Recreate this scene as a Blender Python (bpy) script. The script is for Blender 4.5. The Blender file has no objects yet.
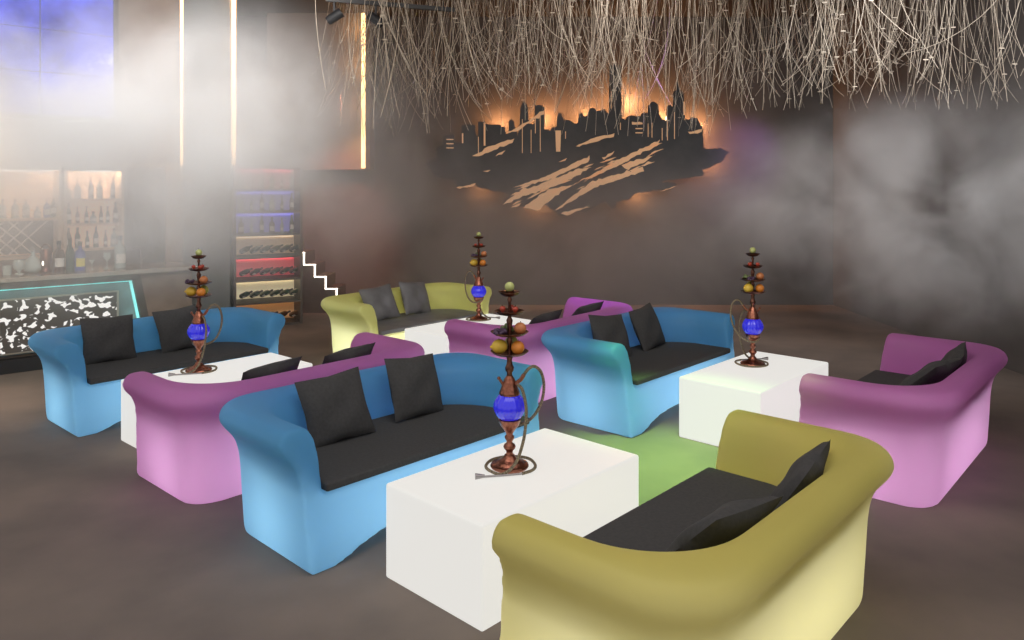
import bpy, math, random
from mathutils import Vector, Matrix
random.seed(7)
sc = bpy.context.scene
COL = sc.collection
pi = math.pi

# ------------------------------------------------------------------ camera, world, lights, exposure
cam = bpy.data.cameras.new('camera'); camo = bpy.data.objects.new('camera', cam); COL.objects.link(camo)
camo.location = (0, 0, 1.8); camo.rotation_euler = (pi/2, 0, 0)
cam.sensor_width = 36; cam.lens = 36*760/1024
cam.shift_y = -(320-187)/1024
cam.clip_start = .05; cam.clip_end = 60
sc.camera = camo
sc.view_settings.view_transform = 'Standard'; sc.view_settings.look = 'None'
sc.view_settings.exposure = 0; sc.view_settings.gamma = 1; sc.view_settings.use_curve_mapping = False
cy = sc.cycles
cy.use_denoising = True; cy.max_bounces = 6; cy.diffuse_bounces = 2; cy.glossy_bounces = 2
cy.transmission_bounces = 4; cy.volume_bounces = 1; cy.transparent_max_bounces = 8
cy.volume_step_rate = 1.0; cy.volume_max_steps = 64; cy.sample_clamp_indirect = 4

wd = bpy.data.worlds.new('world'); sc.world = wd; wd.use_nodes = True
bg = wd.node_tree.nodes['Background']; bg.inputs[0].default_value = (.72, .68, .66, 1); bg.inputs[1].default_value = .85

def lamp(name, kind, loc, power, color=(1, 1, 1), size=.2, target=None, spot=60, blend=.6, parent=None, sy=None):
    l = bpy.data.lights.new(name, kind); l.energy = power; l.color = color
    if kind == 'AREA':
        l.size = size
        if sy: l.shape = 'RECTANGLE'; l.size_y = sy
    else: l.shadow_soft_size = size
    if kind == 'SPOT': l.spot_size = math.radians(spot); l.spot_blend = blend
    o = bpy.data.objects.new(name, l); COL.objects.link(o); o.location = loc
    if target is not None:
        o.rotation_euler = (Vector(target)-Vector(loc)).to_track_quat('-Z', 'Y').to_euler()
    if parent: o.parent = parent
    return o

# added soft fill from above that brightens the lounge
lamp('ceiling_fill', 'AREA', (0, 3.0, 4.1), 55, (1, .93, .87), 4, (0, 4.2, 0), sy=3)
# added white spots without fixtures, put in to light the haze
lamp('haze_fill', 'SPOT', (-.6, 1.2, 4.2), 4300, (1, .98, .95), .3, (-3.9, 8.4, 2.25), 36, .9)
lamp('haze_fill', 'SPOT', (2.6, 3.6, 4.0), 760, (.97, .98, 1), .3, (4.0, 8.0, 1.9), 60, .9)
lamp('haze_fill', 'SPOT', (1.0, 6.2, 4.1), 160, (1, .96, .93), .3, (1.0, 9.5, .9), 100, .9)
lamp('bar_floor_lamp', 'SPOT', (-4.4, 5.2, 3.6), 600, (1, .80, .62), .2, (-4.5, 6.9, 0), 50, .9)
# warm wash on the hanging strands, green and violet effect spots
lamp('strand_wash', 'AREA', (0.2, 3.6, 3.0), 26, (1, .87, .72), 2.6, (1.2, 8.4, 3.6), sy=.6)
lamp('green_spot', 'SPOT', (1.15, 4.7, 4.2), 1700, (.40, 1, .22), .1, (1.0, 4.75, 0), 31, .8)
lamp('violet_spot', 'SPOT', (4.0, 10.5, 2.5), 45, (.60, .25, 1), .1, (3.5, 11.6, 2.2), 75, .9)
lamp('violet_spot', 'SPOT', (1.6, 7.2, 4.0), 480, (.45, .12, 1), .1, (.95, 7.65, .6), 20, .8)
lamp('red_spot', 'SPOT', (-2.3, 9.9, 3.3), 420, (1, .3, .22), .1, (-2.75, 11.6, 1.0), 50, .9)

# ------------------------------------------------------------------ materials
def mat(name, color=(.5, .5, .5), rough=.6, metal=0., emis=None, es=0., noise=None, bump=0., **kw):
    m = bpy.data.materials.new(name); m.use_nodes = True
    nt = m.node_tree; b = nt.nodes['Principled BSDF']
    b.inputs['Base Color'].default_value = (*color, 1); b.inputs['Roughness'].default_value = rough
    b.inputs['Metallic'].default_value = metal
    if emis: b.inputs['Emission Color'].default_value = (*emis, 1); b.inputs['Emission Strength'].default_value = es
    for k, v in kw.items(): b.inputs[k.replace('_', ' ')].default_value = v
    if noise:
        sca, c2, amt = noise
        tc = nt.nodes.new('ShaderNodeTexCoord'); n = nt.nodes.new('ShaderNodeTexNoise')
        n.inputs['Scale'].default_value = sca; n.inputs['Detail'].default_value = 6
        nt.links.new(tc.outputs['Object'], n.inputs['Vector'])
        mx = nt.nodes.new('ShaderNodeMix'); mx.data_type = 'RGBA'
        mr = nt.nodes.new('ShaderNodeMapRange'); mr.inputs[1].default_value = .35; mr.inputs[2].default_value = .65
        mr.inputs[4].default_value = amt
        nt.links.new(n.outputs['Fac'], mr.inputs[0]); nt.links.new(mr.outputs[0], mx.inputs['Factor'])
        mx.inputs['A'].default_value = (*color, 1); mx.inputs['B'].default_value = (*c2, 1)
        nt.links.new(mx.outputs['Result'], b.inputs['Base Color'])
        if bump:
            bp = nt.nodes.new('ShaderNodeBump'); bp.inputs['Strength'].default_value = bump; bp.inputs['Distance'].default_value = .01
            nt.links.new(n.outputs['Fac'], bp.inputs['Height']); nt.links.new(bp.outputs[0], b.inputs['Normal'])
    return m

def glow_plastic(name, skin, through):
    """moulded translucent shell lit by the lamps inside it"""
    m = bpy.data.materials.new(name); m.use_nodes = True; nt = m.node_tree
    b = nt.nodes['Principled BSDF']; b.inputs['Base Color'].default_value = (*skin, 1); b.inputs['Roughness'].default_value = .45
    b.inputs['Specular IOR Level'].default_value = .3
    t = nt.nodes.new('ShaderNodeBsdfTranslucent'); t.inputs[0].default_value = (*through, 1)
    mx = nt.nodes.new('ShaderNodeMixShader'); mx.inputs[0].default_value = .5
    out = nt.nodes['Material Output']
    nt.links.new(b.outputs[0], mx.inputs[1]); nt.links.new(t.outputs[0], mx.inputs[2]); nt.links.new(mx.outputs[0], out.inputs[0])
    return m
BLUE = glow_plastic('blue_glow_plastic', (.09, .30, .58), (.42, .78, .96))
PINK = glow_plastic('pink_glow_plastic', (.50, .18, .45), (.92, .56, .86))
YELL = glow_plastic('yellow_glow_plastic', (.62, .55, .15), (.94, .90, .58))
LIME = glow_plastic('lime_glow_plastic', (.74, .76, .28), (.95, .94, .62))
TABLE = mat('white_glow_plastic', (.18, .18, .175), .35, emis=(.80, .785, .745), es=.88)
FAB = mat('charcoal_fabric', (.042, .042, .043), .9, noise=(60, (.058, .058, .059), .6), bump=.15)
FAB2 = mat('grey_satin_fabric', (.15, .15, .155), .5, noise=(8, (.21, .21, .22), .6))
COPPER = mat('copper', (.42, .17, .11), .28, 1.0, noise=(70, (.16, .06, .04), .7), bump=.3)
DCOPPER = mat('dark_bronze', (.22, .10, .07), .35, 1.0, noise=(50, (.08, .04, .03), .8), bump=.3)
GLOBE = mat('glowing_cobalt_glass', (.03, .03, .75), .08, emis=(.04, .035, .8), es=.28, Coat_Weight=.6)  # slight blue glow put into the glass material
HOSE = mat('braided_hose', (.30, .24, .14), .5, noise=(160, (.08, .06, .04), 1))
STEEL = mat('mouthpiece_metal', (.35, .33, .33), .35, .9)
DARKWOOD = mat('dark_wood', (.07, .055, .047), .5, noise=(9, (.045, .035, .03), .8))
BARWOOD = mat('brown_wood', (.20, .15, .115), .55, noise=(7, (.15, .11, .085), .8))
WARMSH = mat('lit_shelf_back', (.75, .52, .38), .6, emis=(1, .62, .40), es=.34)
SHELF = mat('glowing_pale_shelf', (.50, .38, .28), .5, emis=(1, .7, .45), es=.08)  # faint warm glow put into the shelf material
LED = mat('warm_led', (1, .8, .5), .5, emis=(1, .60, .26), es=4.0)
LEDW = mat('white_led', (1, .95, .9), .5, emis=(1, .90, .78), es=3.0)
TEAL = mat('teal_led', (.2, .6, .6), .5, emis=(.22, .55, .52), es=.75)
BLACK = mat('black_metal', (.02, .02, .022), .5)
CLEAR = mat('clear_glass', (.75, .78, .78), .06, Transmission_Weight=.85, IOR=1.2)
GREENB = mat('green_bottle_glass', (.02, .06, .035), .12, Coat_Weight=.4)
BROWNB = mat('brown_bottle_glass', (.08, .035, .015), .12, Coat_Weight=.4)
PALEB = mat('pale_bottle_glass', (.40, .45, .42), .15, Coat_Weight=.4)
BLUEB = mat('blue_bottle_glass', (.06, .08, .30), .12, Coat_Weight=.4)
PAPER = mat('paper_label', (.75, .72, .66), .7)
YLAB = mat('yellow_label', (.65, .55, .10), .6)
STRAND = mat('pale_fibre', (.46, .39, .31), .5)

# ------------------------------------------------------------------ mesh helpers
class MB:
    def __init__(s): s.v = []; s.f = []
    def add(s, vs, fs):
        o = len(s.v); s.v += [tuple(v) for v in vs]; s.f += [tuple(i+o for i in f) for f in fs]; return s
    def box(s, x0, x1, y0, y1, z0, z1):
        v = [(x, y, z) for x in (x0, x1) for y in (y0, y1) for z in (z0, z1)]
        return s.add(v, [(0, 1, 3, 2), (4, 6, 7, 5), (0, 4, 5, 1), (2, 3, 7, 6), (0, 2, 6, 4), (1, 5, 7, 3)])
    def lathe(s, prof, seg=24, c=(0, 0, 0), rib=0, ribn=8):
        vs = []; fs = []; n = len(prof)
        for i in range(seg):
            a = 2*pi*i/seg
            for r, z in prof:
                rr = r*(1+rib*math.cos(ribn*a)) if r > .01 else r
                vs.append((c[0]+rr*math.cos(a), c[1]+rr*math.sin(a), c[2]+z))
        for i in range(seg):
            j = (i+1) % seg
            for k in range(n-1): fs.append((i*n+k, j*n+k, j*n+k+1, i*n+k+1))
        fs.append(tuple(reversed([i*n for i in range(seg)]))); fs.append(tuple(i*n+n-1 for i in range(seg)))
        return s.add(vs, fs)
    def tube(s, pts, r, seg=8, taper=None):
        P = [Vector(p) for p in pts]; vs = []; fs = []; n = len(P)
        up = Vector((0, 0, 1)); prev = None
        for i in range(n):
            t = (P[min(i+1, n-1)]-P[max(i-1, 0)]).normalized()
            if prev is None:
                a = t.cross(up)
                if a.length < .05: a = t.cross(Vector((1, 0, 0)))
                a.normalize()
            else:
                a = (prev - t*prev.dot(t)).normalized()
            prev = a; b = t.cross(a)
            rr = r if taper is None else r*taper(i/(n-1))
            for k in range(seg):
                an = 2*pi*k/seg; q = P[i]+(a*math.cos(an)+b*math.sin(an))*rr; vs.append(tuple(q))
        for i in range(n-1):
            for k in range(seg):
                k2 = (k+1) % seg; fs.append((i*seg+k, i*seg+k2, (i+1)*seg+k2, (i+1)*seg+k))
        fs.append(tuple(reversed(range(seg)))); fs.append(tuple((n-1)*seg+k for k in range(seg)))
        return s.add(vs, fs)
    def ball(s, c, r, sx=1, sy=1, sz=1, seg=14, rings=9):
        prof = [(max(r*math.sin(pi*k/rings), .0005), -r*math.cos(pi*k/rings)) for k in range(rings+1)]
        m = MB().lathe(prof, seg); return s.add([(c[0]+x*sx, c[1]+y*sy, c[2]+z*sz) for x, y, z in m.v], m.f)
    def prism(s, poly, y0, y1):     # polygon in x,z extruded in y
        n = len(poly); v = [(x, y0, z) for x, z in poly]+[(x, y1, z) for x, z in poly]
        return s.add(v, [tuple(range(n)), tuple(reversed(range(n, 2*n)))]+[((i+1) % n, i, i+n, (i+1) % n+n) for i in range(n)])
    def xf(s, M): s.v = [tuple(M @ Vector(v)) for v in s.v]; return s
    def mesh(s, name, m, smooth=False):
        me = bpy.data.meshes.new(name); me.from_pydata(s.v, [], s.f); me.update()
        me.materials.append(m)
        if smooth:
            for p in me.polygons: p.use_smooth = True
            try: me.set_sharp_from_angle(angle=math.radians(50))
            except Exception: pass
        return me
def obj(name, mb, m, parent=None, smooth=False, loc=None, rz=0):
    me = mb.mesh(name, m, smooth) if isinstance(mb, MB) else mb
    o = bpy.data.objects.new(name, me); COL.objects.link(o)
    if loc: o.location = loc
    if rz: o.rotation_euler = (0, 0, rz)
    if parent: o.parent = parent
    return o
def tag(o, label=None, cat=None, group=None, kind=None):
    if label: o['label'] = label
    if cat: o['category'] = cat
    if group: o['group'] = group
    if kind: o['kind'] = kind
    return o
def empty(name, loc, rz=0):
    o = bpy.data.objects.new(name, None); COL.objects.link(o); o.location = loc; o.rotation_euler = (0, 0, rz)
    o.empty_display_size = .1; return o
def struct(name, mb, m, **k): return tag(obj(name, mb, m, **k), kind='structure')
def copy_tree(o, parent=None):
    c = o.copy(); COL.objects.link(c)
    if parent: c.parent = parent
    for ch in list(o.children): copy_tree(ch, c)
    return c
def bevel(o, w=.01, seg=3):
    b = o.modifiers.new('bevel', 'BEVEL'); b.width = w; b.segments = seg; b.limit_method = 'ANGLE'; return o
def spline(pts, n=8):
    P = [Vector(p) for p in pts]; P = [P[0]*2-P[1]]+P+[P[-1]*2-P[-2]]; out = []
    for i in range(1, len(P)-2):
        a, b, c, d = P[i-1:i+3]
        for k in range(n):
            t = k/n; out.append(.5*((2*b)+(c-a)*t+(2*a-5*b+4*c-d)*t*t+(3*b-a-3*c+d)*t**3))
    out.append(P[-2]); return out

# ------------------------------------------------------------------ room shell
FLOORM = mat('worn_concrete', (.205, .162, .135), .78, noise=(1.3, (.135, .11, .095), 1), bump=.25)
nt = FLOORM.node_tree; b = nt.nodes['Principled BSDF']
WALLM = mat('dark_plaster', (.108, .10, .095), .8, noise=(1.6, (.078, .072, .069), 1), bump=.2)
LWALL = mat('taupe_plaster', (.20, .17, .145), .8, noise=(1.2, (.14, .12, .105), 1), bump=.15)
PILM = mat('grey_green_plaster', (.16, .17, .165), .7, noise=(2, (.12, .125, .12), 1))
struct('floor', MB().box(-9, 5.0, -1, 12, -.1, 0), FLOORM)
struct('wall_back', MB().box(-9, 5.0, 11.6, 11.8, 0, 4.4), WALLM)
struct('wall_right', MB().box(4.9, 5.1, 2, 11.7, 0, 4.4), WALLM)
struct('ceiling', MB().box(-9, 5.1, 4.4, 11.8, 4.4, 4.5), mat('black_ceiling', (.03, .027, .025), .9))
A = math.radians(40); BO = Vector((-4.90, 7.28, 0)); BU = Vector((math.cos(A), math.sin(A), 0)); BN = Vector((-math.sin(A), math.cos(A), 0))
def bar_pt(s, d, z=0): return BO+BU*s+BN*d+Vector((0, 0, z))
BM = Matrix.Translation(BO) @ Matrix.Rotation(A, 4, 'Z')      # local x along the bar, local y away from the lounge
def place(o): o.matrix_world = BM; return o
struct('wall_bar', MB().box(-3.2, 2.95, 2.0, 2.15, 0, 4.4), LWALL).matrix_world = BM
struct('trim_1', MB().box(-.28, .28, -.22, .22, 0, 4.4), PILM, loc=(-3.89, 9.82, 0), rz=math.radians(8))
struct('trim_2', MB().box(-3.66, -2.17, 11.35, 11.6, 2.06, 4.4), LWALL)
struct('light_fin', MB().box(-2.17, -2.10, 11.25, 11.6, 2.06, 4.4), DARKWOOD)  # last one: added slab that blocks the strip's light to the right

def ledstrip(x0, x1, y0, y1, label, aim):
    o = tag(obj('led_strip', MB().box(x0, x1, y0, y1, 2.08, 4.38), LED), label, 'light strip')
    for z in (2.4, 3.0, 3.6, 4.15):
        lamp('strip_lamp', 'POINT', ((x0+x1)/2+aim*.12, y0-.13, z), 4.5, (1, .50, .20), .1, parent=o)
ledstrip(-4.235, -4.185, 9.70, 9.74, 'vertical warm light strip on the left edge of the grey pillar', -1)
ledstrip(-3.605, -3.555, 9.75, 9.79, 'vertical warm light strip on the right edge of the grey pillar', 1)
ledstrip(-2.235, -2.18, 11.27, 11.32, 'vertical orange light strip standing alone left of the skyline art', -1)

# ------------------------------------------------------------------ bar
bar = empty('bar_counter', BO, A)
tag(bar, 'long dark bar counter with teal light frame and perforated glowing front', 'bar counter')
bm_ = MB().box(-2.0, 2.3, .0, .62, .0, .93); bm_.v = bm_.v
obj('body', MB().box(-2.2, 1.80, .10, .62, .0, .88), BARWOOD, bar)
bevel(obj('counter_top', MB().box(-2.25, 1.85, -.02, .72, .88, .925), mat('polished_counter', (.30, .26, .22), .15), bar), .006)
obj('front_panel', MB().prism([(-2.2, .16), (1.30, .16), (1.16, .845), (-2.2, .845)], .06, .10), mat('slate_panel', (.14, .17, .17), .5), bar)
fr = MB().box(-2.2, 1.24, -.005, .06, .815, .885); fr.prism([(1.16, .86), (1.24, .86), (1.40, .0), (1.32, .0)], -.005, .10)
obj('frame', fr, DARKWOOD, bar)
tl = MB().box(-2.2, 1.165, .03, .055, .80, .814); tl.prism([(1.140, .80), (1.166, .80), (1.30, .10), (1.274, .10)], .03, .055)
tlo = obj('teal_light', tl, TEAL, bar)
for k in range(9): lamp('teal_lamp', 'POINT', (-.6+k*.21, -.05, .79), .22, (.25, .8, .75), .04, parent=bar)
for k in range(3): lamp('teal_lamp', 'POINT', (1.15+k*.04, -.05, .66-k*.2), .22, (.25, .8, .75), .04, parent=bar)
obj('plinth', MB().box(-2.2, 1.32, -.005, .1, 0, .13), BLACK, bar)
# perforated floral panel: dark fretwork over white light
pm = bpy.data.materials.new('perforated_floral_panel'); pm.use_nodes = True; nt = pm.node_tree; pb = nt.nodes['Principled BSDF']
tc = nt.nodes.new('ShaderNodeTexCoord'); mp = nt.nodes.new('ShaderNodeMapping'); nt.links.new(tc.outputs['Object'], mp.inputs[0])
mp.inputs['Scale'].default_value = (5.2, 0.001, 6.4)
nz = nt.nodes.new('ShaderNodeTexNoise'); nz.inputs['Scale'].default_value = 1.1; nt.links.new(mp.outputs[0], nz.inputs['Vector'])
va = nt.nodes.new('ShaderNodeVectorMath'); va.operation = 'MULTIPLY_ADD'; va.inputs[1].default_value = (1.6, 0, 1.6)
nt.links.new(nz.outputs['Color'], va.inputs[0]); nt.links.new(mp.outputs[0], va.inputs[2])
vo = nt.nodes.new('ShaderNodeTexVoronoi'); vo.feature = 'DISTANCE_TO_EDGE'; vo.inputs['Scale'].default_value = 1.7; nt.links.new(va.outputs[0], vo.inputs['Vector'])
n2 = nt.nodes.new('ShaderNodeTexNoise'); n2.inputs['Scale'].default_value = 2.6; n2.inputs['Detail'].default_value = 1; nt.links.new(mp.outputs[0], n2.inputs['Vector'])
m1 = nt.nodes.new('ShaderNodeMath'); m1.operation = 'MULTIPLY'; m1.inputs[1].default_value = 1.5; nt.links.new(n2.outputs['Fac'], m1.inputs[0])
m2 = nt.nodes.new('ShaderNodeMath'); m2.operation = 'SUBTRACT'; m2.inputs[1].default_value = .72; nt.links.new(m1.outputs[0], m2.inputs[0])
lt = nt.nodes.new('ShaderNodeMath'); lt.operation = 'LESS_THAN'; nt.links.new(vo.outputs['Distance'], lt.inputs[0]); nt.links.new(m2.outputs[0], lt.inputs[1])
st = nt.nodes.new('ShaderNodeMath'); st.operation = 'MULTIPLY'; st.inputs[1].default_value = .85; nt.links.new(lt.outputs[0], st.inputs[0])
pb.inputs['Base Color'].default_value = (.10, .09, .08, 1); pb.inputs['Emission Color'].default_value = (1, .97, .93, 1)
nt.links.new(st.outputs[0], pb.inputs['Emission Strength'])
obj('perforated_panel', MB().box(-2.1, 1.02, .035, .06, .19, .70), pm, bar)
pf = MB()
for a_ in ((-2.1, 1.04, .70, .715), (-2.1, 1.04, .175, .19), (1.02, 1.04, .19, .70), (-.02, 0, .19, .70)): pf.box(a_[0], a_[1], .03, .06, a_[2], a_[3])
obj('panel_border', pf, mat('pale_brass', (.35, .32, .26), .4, .5), bar)

# back bar: cupboard with lit shelves, local depth 1.45 - 1.95
def shelf_unit(name, s0, s1, rows, label, z1=2.0):
    t = empty(name, BO, A); tag(t, label, 'shelf')
    obj('back_panel', MB().box(s0, s1, 1.90, 1.93, .93, z1), WARMSH, t)
    for x in (s0, s1-.03): obj('side_panel', MB().box(x, x+.03, 1.55, 1.93, 0, z1+.05), SHELF, t)
    for z in rows: obj('shelf_board', MB().box(s0+.03, s1-.03, 1.57, 1.90, z-.03, z), SHELF, t)
    obj('top_panel', MB().box(s0, s1, 1.55, 1.93, z1, z1+.05), BARWOOD, t)
    obj('cupboard', MB().box(s0+.03, s1-.03, 1.58, 1.90, 0, rows[0]-.031), BARWOOD, t)
    obj('downlight', MB().box(s0+.2, s1-.08, 1.60, 1.63, z1-.02, z1), LEDW, t)
    for x in (s0+.22, s1-.14):
        lamp('shelf_lamp', 'POINT', (x, 1.72, z1-.06), 6, (1, .72, .45), .03, parent=t)
    return t
SU = shelf_unit('bottle_shelf', .79, 1.44, (1.06, 1.36, 1.66), 'warm lit back bar shelf with three rows of bottles beside the grey panel')
SL = shelf_unit('wine_shelf', -1.2, .765, (1.00, 1.44), 'warm lit back bar shelf with white lattice wine rack beneath one row of bottles')
lat = MB()
s0, s1, z0, z1 = -1.17, .735, 1.03, 1.40; h = z1-z0
x = s0
while x < s1:
    for sg in (0, 1):
        xa, xb = x, x+h
        if xb > s1: break
        pa, pb_ = ((xa, z0), (xb, z1)) if sg == 0 else ((xa, z1), (xb, z0))
        lat.tube([(pa[0], 1.60+.012*sg, pa[1]), (pb_[0], 1.60+.012*sg, pb_[1])], .009, 4)
    x += h/2.6
obj('lattice_rack', lat, mat('white_lattice', (.7, .65, .6), .5), SL)
obj('rack_recess', MB().box(-1.16, .73, 1.86, 1.895, 1.01, 1.405), mat('dark_recess', (.06, .055, .06), .7), SL)
gp = empty('service_panel', BO, A); tag(gp, 'tall grey door panel standing right of the lit bottle shelf', 'cupboard')
obj('panel', MB().box(1.45, 1.93, 1.60, 1.93, 0, 2.04), mat('grey_laminate', (.16, .165, .17), .5), gp)
obj('side_board', MB().box(1.94, 2.22, 1.60, 1.95, 0, 2.06), mat('beige_board', (.55, .42, .32), .5), gp)
tag(obj('soffit_light', MB().box(-.2, 2.2, 1.50, 1.53, 2.07, 2.080), mat('dim_led', (.6, .45, .3), .5, emis=(1, .65, .35), es=.7), loc=BO, rz=A), 'thin horizontal light line above the bar shelves', 'light strip')

# bottles
def bottle_meshes(kind, m):
    if kind == 'wine': body = [(.001, 0), (.036, 0), (.038, .01), (.038, .17), (.032, .20), (.016, .235), (.014, .29), (.001, .29)]; cap = (.016, .265, .31); lab = (.0388, .06, .14)
    elif kind == 'spirit': body = [(.001, 0), (.045, 0), (.047, .01), (.047, .15), (.038, .185), (.016, .205), (.015, .25), (.001, .25)]; cap = (.019, .235, .275); lab = (.048, .04, .12)
    elif kind == 'slim': body = [(.001, 0), (.026, 0), (.028, .01), (.028, .13), (.012, .18), (.011, .24), (.001, .24)]; cap = (.014, .23, .255); lab = (.0288, .04, .09)
    else: body = [(.001, 0), (.040, 0), (.048, .02), (.046, .09), (.02, .12), (.018, .15), (.001, .15)]; cap = (.021, .145, .17); lab = (.049, .025, .07)
    a = MB().lathe(body, 16).mesh('bottle', m, True)
    r, z0, z1 = cap; b_ = MB().lathe([(.001, z0), (r, z0), (r, z1), (.001, z1)], 12)
    r, z0, z1 = lab; c = MB()
    n = 8; vs = []; fs = []
    for i in range(n+1):
        an = -pi/2-.9+1.8*i/n
        vs += [(r*math.cos(an), r*math.sin(an), z0), (r*math.cos(an), r*math.sin(an), z1), ((r-.002)*math.cos(an), (r-.002)*math.sin(an), z0), ((r-.002)*math.cos(an), (r-.002)*math.sin(an), z1)]
    for i in range(n): fs += [(4*i, 4*i+4, 4*i+5, 4*i+1), (4*i+2, 4*i+3, 4*i+7, 4*i+6)]
    c.add(vs, fs)
    return a, b_, c
BC = {}
def bottle(kind, gm, loc, rz, label, group=None, cap=BLACK, lab=PAPER, sc_=1.0, tilt=None):
    key = (kind, gm.name, cap.name, lab.name if lab else '')
    if key not in BC:
        a, b_, c = bottle_meshes(kind, gm); BC[key] = (a, b_.mesh('cap', cap, True), c.mesh('paper_label', lab) if lab else None)
    a, b_, c = BC[key]
    o = bpy.data.objects.new('bottle', a); COL.objects.link(o); o.location = loc; o.rotation_euler = (tilt or 0, 0, rz); o.scale = (sc_,)*3
    obj('cap', b_, None, o)
    if c: obj('paper_label', c, None, o)
    return tag(o, label, 'bottle', group)
K = [('spirit', PALEB), ('wine', GREENB), ('slim', BROWNB), ('squat', PALEB), ('slim', GREENB), ('wine', BROWNB), ('spirit', BLUEB)]
NM = {'pale_bottle_glass': 'pale', 'green_bottle_glass': 'dark green', 'brown_bottle_glass': 'brown', 'blue_bottle_glass': 'blue'}
rowdefs = [('top board of the three-row lit shelf', 1.66, [(.86, 3), (.96, 0), (1.10, 1), (1.20, 0), (1.34, 1)]),
           ('middle board of the three-row lit shelf', 1.36, [(.86, 1), (.96, 2), (1.05, 4), (1.13, 3), (1.21, 2), (1.29, 4), (1.37, 5)]),
           ('lowest board of the three-row lit shelf', 1.06, [(.86, 5), (.96, 1), (1.06, 4), (1.16, 1), (1.26, 2), (1.36, 0)]),
           ('board above the lattice wine rack', 1.44, [(.10, 3), (.20, 0), (.32, 0), (.43, 0), (.54, 3), (.64, 6), (.70, 1)])]
ORD = ['first', 'second', 'third', 'fourth', 'fifth', 'sixth', 'seventh']
for nm, z, items in rowdefs:
    items = sorted(items)
    for i, (s, k) in enumerate(items):
        kd, gm = K[k]; p = bar_pt(s, 1.68+.03*(i % 2), z)
        bottle(kd, gm, p, A, f'{NM[gm.name]} bottle on the {nm}, {ORD[i]} from the left', 'bottles on the back bar shelves', sc_=.82)

# things on the counter
CZ = .925
def ctr(px, d=.30):     # point on the counter top seen at picture column px
    k = (px-512)/760; b0 = BO+BN*d
    s = (k*b0.y-b0.x)/(BU.x-k*BU.y); return bar_pt(s, d, CZ)
def glassware(name, prof, loc, label, cat, m=CLEAR, extra=None, sc_=1.):
    o = obj(name, MB().lathe(prof, 20), m, None, True, loc); o.scale = (sc_,)*3
    tag(o, label, cat)
    if extra:
        for nme, mbx, mm in extra: obj(nme, mbx, mm, o, True)
    return o
tumb = [(.001, 0), (.032, 0), (.038, .085), (.034, .085), (.029, .008), (.001, .008)]
wine = [(.001, 0), (.034, 0), (.034, .004), (.005, .01), (.004, .08), (.02, .09), (.038, .12), (.034, .165), (.031, .165), (.034, .12), (.001, .095)]
glassware('tumbler', tumb, ctr(7), 'short clear tumbler at the left end of the bar top', 'glass', PALEB, sc_=1.1)
glassware('goblet', [(.001, 0), (.035, 0), (.035, .006), (.012, .012), (.015, .03), (.045, .05), (.050, .09), (.040, .13), (.036, .13), (.045, .09), (.001, .045)], ctr(19), 'wide stemmed glass goblet beside the round decanter on the bar top', 'glass', PALEB, sc_=1.1)
glassware('decanter', [(.001, 0), (.045, 0), (.072, .03), (.078, .065), (.068, .105), (.035, .135), (.018, .15), (.016, .18), (.022, .19), (.001, .19)], ctr(33, .36), 'round clear decanter with ball stopper on the bar top', 'decanter', PALEB,
          [('stopper', MB().ball((0, 0, .215), .024), CLEAR)], 1.15)
glassware('oil_lamp', [(.001, 0), (.05, 0), (.055, .01), (.04, .04), (.045, .08), (.055, .12), (.05, .19), (.03, .24), (.001, .24)], ctr(46), 'bronze lantern with a small flame on the bar top', 'lantern', DCOPPER,
          [('handle', MB().tube(spline([(-.05, 0, .15), (-.055, 0, .24), (0, 0, .29), (.055, 0, .24), (.05, 0, .15)], 5), .005, 6), DCOPPER),
           ('flame', MB().ball((0, -.053, .10), .014, .7, .4, 1.8), LEDW)], 1.0)
bottle('spirit', BROWNB, ctr(59, .38), A, 'stout dark bottle with pale label right of the bronze lantern', sc_=1.15)
bottle('wine', GREENB, ctr(70, .32), A, 'tall almost black bottle standing on the bar top', sc_=1.1, lab=None)
bottle('spirit', BLUEB, ctr(80, .30), A, 'blue bottle with yellow label on the bar top', lab=YLAB, sc_=1.1)
glassware('cocktail_glass', [(.001, 0), (.026, 0), (.026, .003), (.003, .008), (.003, .06), (.035, .105), (.032, .105), (.001, .064)], ctr(92), 'small stemmed cocktail glass between the blue bottle and the wine glass', 'glass', PALEB)
glassware('wine_glass', wine, ctr(107), 'stemmed wine glass left of the big clear bottle on the bar top', 'glass', PALEB, sc_=1.05)
bottle('spirit', PALEB, ctr(120, .36), A, 'large clear bottle with dark cap at the right end of the bar top', sc_=1.25)
fz = ctr(141, .5); fau = empty('faucet', fz, A); tag(fau, 'slim chrome faucet bending over the right end of the bar', 'faucet')
obj('spout', MB().tube(spline([(0, 0, 0), (0, 0, .15), (-.03, 0, .19), (-.12, 0, .17)], 6), .008, 8), STEEL, fau, True)
obj('handle', MB().tube([(0, 0, .05), (.09, 0, .10)], .006, 6), STEEL, fau, True)

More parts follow.
